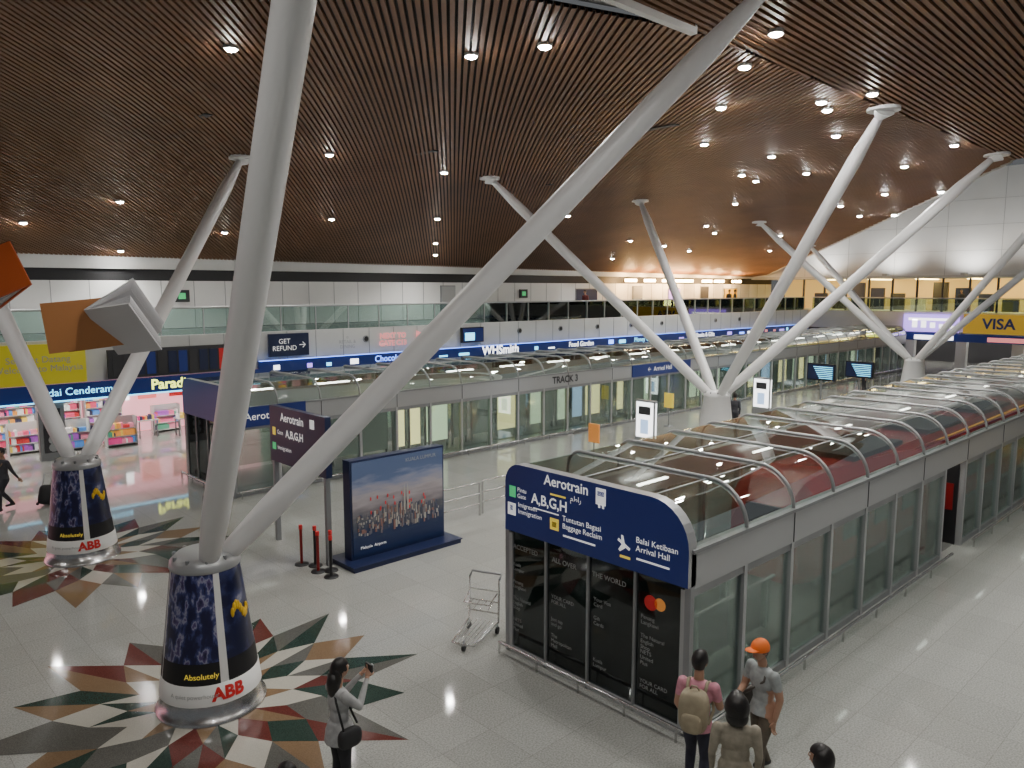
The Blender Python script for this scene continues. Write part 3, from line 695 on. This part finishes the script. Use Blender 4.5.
def person(loc,heading,height=1.7,top=(.5,.5,.5),pants=(.05,.05,.06),arms=None,legs=None,sleeve=1.0,hair='short',cap=None,lean=0,headrot=(0,0),vox=.014,shoe=(.03,.03,.03),backpack=None,bag=None,phone=False,female=False,name='standing_person',female_w=.92,hem=.93,hs=1.0):
    V=Vector; S=height/1.75; W=female_w if female else 1
    b=MB(name); tmp=MB('tmp')
    ln=lambda z:max(0,z-.95)*lean
    def P(x,y,z): return V((x+ln(z),y*W,z))
    pel=P(0,0,.96); che=P(0,0,1.32); nek=P(-.01,0,1.50); hb=P(.01,0,1.60)
    arms=arms or {}; legs=legs or {}
    sh={s:P(-.01,.185*s,1.41) for s in(1,-1)}
    el={};wr={};kn={};an={};hd={}
    for s,k in((1,'L'),(-1,'R')):
        e,w=arms.get(k,((-.03,.05,-.29),(.06,.04,-.55)))
        el[s]=sh[s]+V((e[0],e[1]*s,e[2])); wr[s]=sh[s]+V((w[0],w[1]*s,w[2])); hd[s]=(wr[s]-el[s]).normalized()
        q=legs.get(k,((.02,.5),(-.02,.09)))
        kn[s]=V((q[0][0],.10*s*W,q[0][1])); an[s]=V((q[1][0],.105*s*W,q[1][1]))
    def cap_(a,c,r0,r1):
        tmp.path([a,a.lerp(c,.35),a.lerp(c,.7),c],[r0,(r0*.7+r1*.35),(r0*.35+r1*.66),r1],'skin',12)
        tmp.ell(a,(r0,)*3,'skin',None,12,8); tmp.ell(c,(r1,)*3,'skin',None,12,8)
    tmp.ell(pel,(.125,.17*W,.15),'skin'); tmp.ell(P(0,0,1.12),(.11,.145*W,.17),'skin'); tmp.ell(P(0,0,1.30),(.125,.175*W,.17),'skin'); tmp.ell(P(-.01,0,1.40),(.09,.19*W,.08),'skin')
    if hem<.9: tmp.path([P(0,0,1.05),P(0,0,.95),V((0,0,hem))],[.13,.165,.185],'skin',20)
    if female: tmp.ell(P(.07,0,1.28),(.09,.13,.08),'skin')
    cap_(nek,hb,.06,.052)
    bones=[(pel,P(0,0,1.02),'pants'),(P(0,0,1.0),che,'top'),(che,nek+V((0,0,-.04)),'top'),(nek,hb,'skin')]
    for s in(1,-1):
        cap_(sh[s],el[s],.066,.046); cap_(el[s],wr[s],.046,.029)
        hip=P(0,.085*s,.90); cap_(hip,kn[s],.100,.064); cap_(kn[s],an[s],.066,.046)
        toe=an[s]+V((.17,.02*s,-.05)); cap_(an[s]+V((-.03,0,-.045)),toe,.042,.034)
        m=sh[s].lerp(el[s],.6)
        bones+= [(che+V((0,.08*s,.05)),sh[s],'top')]
        if sleeve<.6: bones+=[(sh[s],m,'top'),(m,el[s],'skin'),(el[s],wr[s],'skin')]
        else: bones+=[(sh[s],el[s],'top'),(el[s],wr[s],'top')]
        bones+=[(hip,kn[s],'pants'),(kn[s],an[s]+V((0,0,.02)),'pants'),(an[s]+V((-.03,0,-.05)),toe,'shoe')]
    vs,fs=remesh(tmp.v,tmp.f,vox)
    mats={'top':mat('top',top,.8,noise=.15,nscale=14),'pants':mat('trousers',pants,.8,noise=.15,nscale=14),'shoe':mat('shoe',shoe,.5),'skin':M['skin']}
    T=Matrix.Translation(loc)@Matrix.Rotation(heading,4,'Z')@Matrix.Scale(S,4)
    groups={k:[] for k in mats}
    for f in fs:
        c=sum((vs[i] for i in f),V((0,0,0)))/len(f)
        l=min(bones,key=lambda q:segd(c,q[0],q[1]))[2]
        if l=='pants' and c.z>hem: l='top'
        groups[l].append(f)
    for l,g in groups.items():
        if not g: continue
        idx={}; vv=[]; ff=[]
        for f in g:
            q=[]
            for i in f:
                if i not in idx: idx[i]=len(vv); vv.append(vs[i])
                q.append(idx[i])
            ff.append(q)
        b.add(vv,ff,mats[l],T,True)
    for s in(1,-1):
        h=MB('h'); d=hd[s]; side=d.cross(V((0,0,1)))
        if side.length<.2: side=V((1,0,0))
        side.normalize(); nrm=side.cross(d).normalized()
        if abs(d.z)>.8: side=V((1,0,0))-d*d.x; side.normalize(); nrm=d.cross(side)*s
        o=wr[s]
        pc=o+d*.055
        R=Matrix((( *d,0),(*side,0),(*nrm,0),(0,0,0,1))).transposed().to_4x4(); R.translation=pc
        h.ell((0,0,0),(.052,.04,.017),'skin',R,12,8)
        h.ell(o,(.028,)*3,'skin',None,10,6)
        for k,(off,L) in enumerate(((-.03,.062),(-.010,.075),(.010,.07),(.029,.055))):
            a=o+d*.085+side*off; c1=a+d*L*.5-nrm*.008*s; c2=c1+d*L*.32-nrm*.02*s; c3=c2+d*L*.15-nrm*.022*s
            h.path([a-d*.02,a,c1,c2,c3],[.009,.0095,.009,.008,.006],'skin',8)
        a=o+d*.035+side*.035; h.path([a-side*.015,a+side*.02+d*.02,a+side*.03+d*.05],[.012,.010,.007],'skin',8)
        b.add(h.v,h.f,M['skin'],T,True)
    hc=hb+V((.02,0,.085)); yaw,pit=headrot
    H=T@Matrix.Translation(hc)@Matrix.Rotation(yaw,4,'Z')@Matrix.Rotation(pit,4,'Y')@Matrix.Scale(1.06*hs,4)
    hm=MB('hm'); hm.ell((0,0,0),(.098,.078,.118),'skin',None,24,16)
    hv=[]
    for p in hm.v:
        x,y,z=p
        if z<0: k=-z/.118; y*=1-.32*k; x=x*(1-.12*k)+.012*k
        if x>.06 and -.045<z<.012 and abs(y)<.018: x+=.018*(1-abs(y)/.02)*(1 if z<-.01 else .5)
        if x>.05 and abs(z-.012)<.02 and .015<abs(y)<.05: x-=.006
        hv.append((x,y,z))
    b.add(hv,hm.f,M['skin'],H,True)
    for s in(1,-1):
        b.ell((.082,.03*s,.008),(.011,.014,.008),mat('eye',(.7,.7,.68),.3),H,8,6); b.ell((.091,.03*s,.008),(.004,.006,.006),M['black'],H,8,6)
        b.ell((-.005,.078*s,-.005),(.02,.010,.032),'skin',H,8,6); b.ell((.086,.03*s,.03),(.008,.018,.004),M['hair'],H,8,4)
    b.ell((.088,0,-.058),(.008,.024,.007),mat('lips',(.35,.1,.09),.5),H,8,6)
    hh=MB('hh'); hh.ell((-.006,0,.008),(.108,.088,.125),'hair',None,28,20)
    ff=[]
    for f in hh.f:
        c=[sum(hh.v[i][k] for i in f)/len(f) for k in range(3)]
        if (c[0]>.03 and c[2]<.055) or (c[0]>-.03 and c[2]<-.02) or c[2]<-.08: continue
        ff.append(f)
    b.add(hh.v,ff,M['hair'],H,True)
    if hair=='long':
        b.ell((-.07,0,-.06),(.055,.095,.13),'hair',H,14,10); b.path([(-.075,0,-.02),(-.10,0,-.13),(-.115,0,-.24),(-.12,0,-.33)],[.07,.08,.065,.02],'hair',12,H)
    elif hair=='bob':
        b.ell((-.035,0,-.02),(.105,.115,.14),'hair',H,18,12); b.ell((-.05,0,-.10),(.08,.105,.09),'hair',H,16,10)
    if cap:
        cm=mat('cap',cap,.7); cc=MB('cc'); cc.ell((-.004,0,.03),(.116,.096,.108),cm,None,24,14)
        b.add(cc.v,[f for f in cc.f if sum(cc.v[i][2] for i in f)/len(f)>.0],cm,H,True)
        b.ell((.12,0,.03),(.085,.075,.010),cm,H,16,6)
    if backpack:
        bm=mat('backpack',backpack,.8,noise=.15,nscale=10)
        b.ell(P(-.23,0,1.2),(.13,.17,.25),bm,T,20,14,.6); b.ell(P(-.34,0,1.1),(.05,.12,.12),bm,T,16,10,.6)
        b.path([P(-.22,-.05,1.45),P(-.24,-.03,1.5),P(-.24,.03,1.5),P(-.22,.05,1.45)],.01,bm,6,T)
        for s in(1,-1): b.path([P(-.16,.1*s,1.36),P(-.06,.11*s,1.485),P(.08,.11*s,1.42),P(.135,.12*s,1.28),P(.05,.17*s,1.1),P(-.15,.15*s,1.03)],.02,bm,8,T)
    if bag:
        bm=mat('shoulder_bag',bag,.7); b.ell((-.02,-.26,.95),(.15,.06,.12),bm,T,20,12,.6)
        b.path([V((-.1,-.27,1.05)),P(-.1,-.12,1.35),P(-.04,.05,1.5),P(.1,.12,1.35),V((.12,-.2,1.05))],.014,bm,8,T)
    if phone:
        c=(wr[1]+wr[-1])/2+hd[1]*.07+V((.02,0,.03)); b.box((c.x-.012,c.y-.065,c.z-.02),(c.x+.012,c.y+.065,c.z+.07),'black',T); b.tube(c+V((.01,0,.025)),c+V((.05,0,.025)),.028,.028,'grey',16,T)
    return b.build(loc=tuple(loc))
person((4.72,8.2,0),math.radians(0),1.88,(.38,.38,.38),(.02,.02,.025),arms={'L':((.17,.02,-.18),(.36,-.10,.06)),'R':((.17,.02,-.18),(.36,-.10,.06))},hair='long',female=True,bag=(.02,.02,.022),phone=True,name='woman_taking_photo',vox=.012,headrot=(0,-.1),hem=.80)
person((8.15,5.12,0),math.radians(20),1.92,(.60,.26,.33),(.03,.03,.05),arms={'L':((-.02,.05,-.27),(.12,.0,-.48)),'R':((.08,.05,-.26),(.28,-.0,-.36))},sleeve=.5,backpack=(.34,.29,.20),legs={'L':((.14,.52),(.08,.10)),'R':((.0,.5),(-.2,.12))},name='walking_man',vox=.012,headrot=(-.3,.1),hem=.88)
person((9.12,4.72,0),math.radians(165),1.92,(.33,.36,.36),(.12,.10,.075),arms={'L':((-.04,.06,-.27),(.02,.05,-.52)),'R':((.05,.05,-.27),(.24,.0,-.36))},sleeve=.5,cap=(.85,.17,.02),legs={'L':((.14,.52),(.14,.10)),'R':((.0,.5),(-.2,.13))},name='walking_man',vox=.012,lean=.12,bag=(.1,.09,.08),hem=.88)
person((7.72,4.33,0),math.radians(35),1.82,(.30,.27,.21),(.06,.05,.05),hair='bob',female=True,female_w=1.12,name='standing_woman',vox=.012,headrot=(0,.15),hem=.85,hs=1.15)
person((7.5,3.2,0),math.radians(100),1.8,(.08,.07,.08),(.05,.05,.06),hair='bob',female=True,name='standing_woman')
person((3.35,6.85,0),math.radians(120),1.74,(.2,.12,.1),(.05,.05,.06),name='standing_person')
walk={'L':((.2,.55),(.22,.12)),'R':((.02,.5),(-.25,.15))}
person((4.35,26.6,0),math.radians(200),1.85,(.06,.06,.07),(.03,.03,.04),legs=walk,arms={'L':((-.1,.05,-.28),(-.25,.05,-.5)),'R':((.08,.05,-.28),(.2,.02,-.5))},name='walking_person',vox=.02,bag=(.3,.2,.12))
for (x,y,z,h,t_) in [(57.8,34.6,4.6,250,(.03,.03,.03)),(58.7,34.6,4.6,290,(.04,.04,.04)),(30.5,18.6,0,200,(.1,.1,.12)),(31.2,18.2,0,30,(.05,.05,.06)),(68.8,13.5,0,180,(.05,.05,.06)),(50,20,0,150,(.1,.08,.08)),(71,14.5,4.6,180,(.04,.04,.05)),(71,16,4.6,200,(.3,.05,.05)),(71.2,21,4.6,170,(.05,.05,.06)),(40,35,4.6,180,(.2,.05,.05)),(53.5,18.6,0,100,(.4,.4,.42)),(66,35,4.6,220,(.05,.05,.08))]:
    person((x,y,z),math.radians(h),1.8,t_,(.03,.03,.04),name='standing_person',vox=.025)
b=MB('rolling_suitcase'); cx,cy=5.3,26.3
T=Matrix.Translation((cx,cy,0))@Matrix.Rotation(.9,4,'Z')@Matrix.Rotation(math.radians(25),4,'Y')
b.ell((0,0,.36),(.14,.22,.30),'black',T,20,12,.45)
b.path([(-.1,-.12,.6),(-.1,-.12,1.0),(-.1,.12,1.0),(-.1,.12,.6)],.014,'grey',8,T)
for s in(-1,1): b.tube((-.1,.18*s-.02,.07),(-.1,.18*s+.02,.07),.05,.05,'black',12,T)
b.build()
# ------------------------------------------------------------ lighting
lamps=[(7.3,16.3),(11.1,13.0),(11.6,11.3),(14.2,24.2),(19.4,24.4),(9.7,32.0),(7.1,35.2),(11.5,38.3),(18.9,32.2),(24.1,30.9),(27.0,34.8),(28.6,36.9),(40.6,31.7),(43.8,35.8),(18.8,11.7),(15.5,9.1),(14.2,7.7),(19.8,9.4),(20.8,9.7),(20.0,8.2),(24.5,11.1),(26.8,14.5),(29.9,17.5),(31.6,17.8),(23.3,15.1),(31.0,15.2),(54.3,29.2),(40.0,17.7),(43.1,18.0),(37.6,14.6),(31.6,11.6),(28.7,9.0),(38.2,12.4),(43.1,16.2),(48.5,25.4),(44.4,27.8),(48.6,32.5),(31.0,28.4),(41.7,26.7),(44.8,32.0),(36.7,21.8),(51,26.5),(15,35),
 (0,0),(6,0),(14,0),(22,0),(0,6),(-8,20),(-8,28),(0,24),(0,34),(28,0),(8,4),(16,4)]  # unseen downlights added around the camera for light coverage
b=MB('ceiling_downlights')
for (x,y) in lamps:
    z=zB(x,y) if y<8.6 else zA(x,y)
    b.tube((x,y,z+.02),(x,y,z-.06),.15,.15,'ring',14); b.ell((x,y,z-.06),(.12,.12,.05),'lamp',None,14,8)
    L=bpy.data.lights.new('downlight','SPOT'); L.energy=500; L.spot_size=math.radians(135); L.spot_blend=.8; L.shadow_soft_size=.1; L.color=(1,.975,.92)
    lo=bpy.data.objects.new('downlight',L); lo.location=(x,y,z-.25); C.scene.collection.objects.link(lo)
b.build()
# added spots with invented fixtures, put in to whiten the gable wall
b=MB('added_wall_wash_fixtures')
for y in (8,14,20,26,32):
    b.box((67.9,y-.2,7.62),(68.3,y+.2,7.8),'ring'); b.box((68.3,y-.03,7.66),(70,y+.03,7.7),'ring')
    L=bpy.data.lights.new('added_wall_wash','SPOT'); L.energy=700; L.spot_size=math.radians(140); L.spot_blend=.9; L.shadow_soft_size=.1; L.color=(1,.97,.92)
    lo=bpy.data.objects.new('added_wall_wash',L); lo.location=(68.0,y,7.95); lo.rotation_euler=Vector((2,0,3.2)).to_track_quat('-Z','Y').to_euler(); C.scene.collection.objects.link(lo)
b.build()
b=MB('warm_wall_lights')
for x in(49,51.5,54,55.5,57,60,62,65): b.box((x,38.3,7.1),(x+1.0,38.7,7.3),'lampw')
b.build()
w=bpy.data.worlds.new('world'); C.scene.world=w; w.use_nodes=True
w.node_tree.nodes['Background'].inputs[0].default_value=(.88,.92,.96,1); w.node_tree.nodes['Background'].inputs[1].default_value=.12
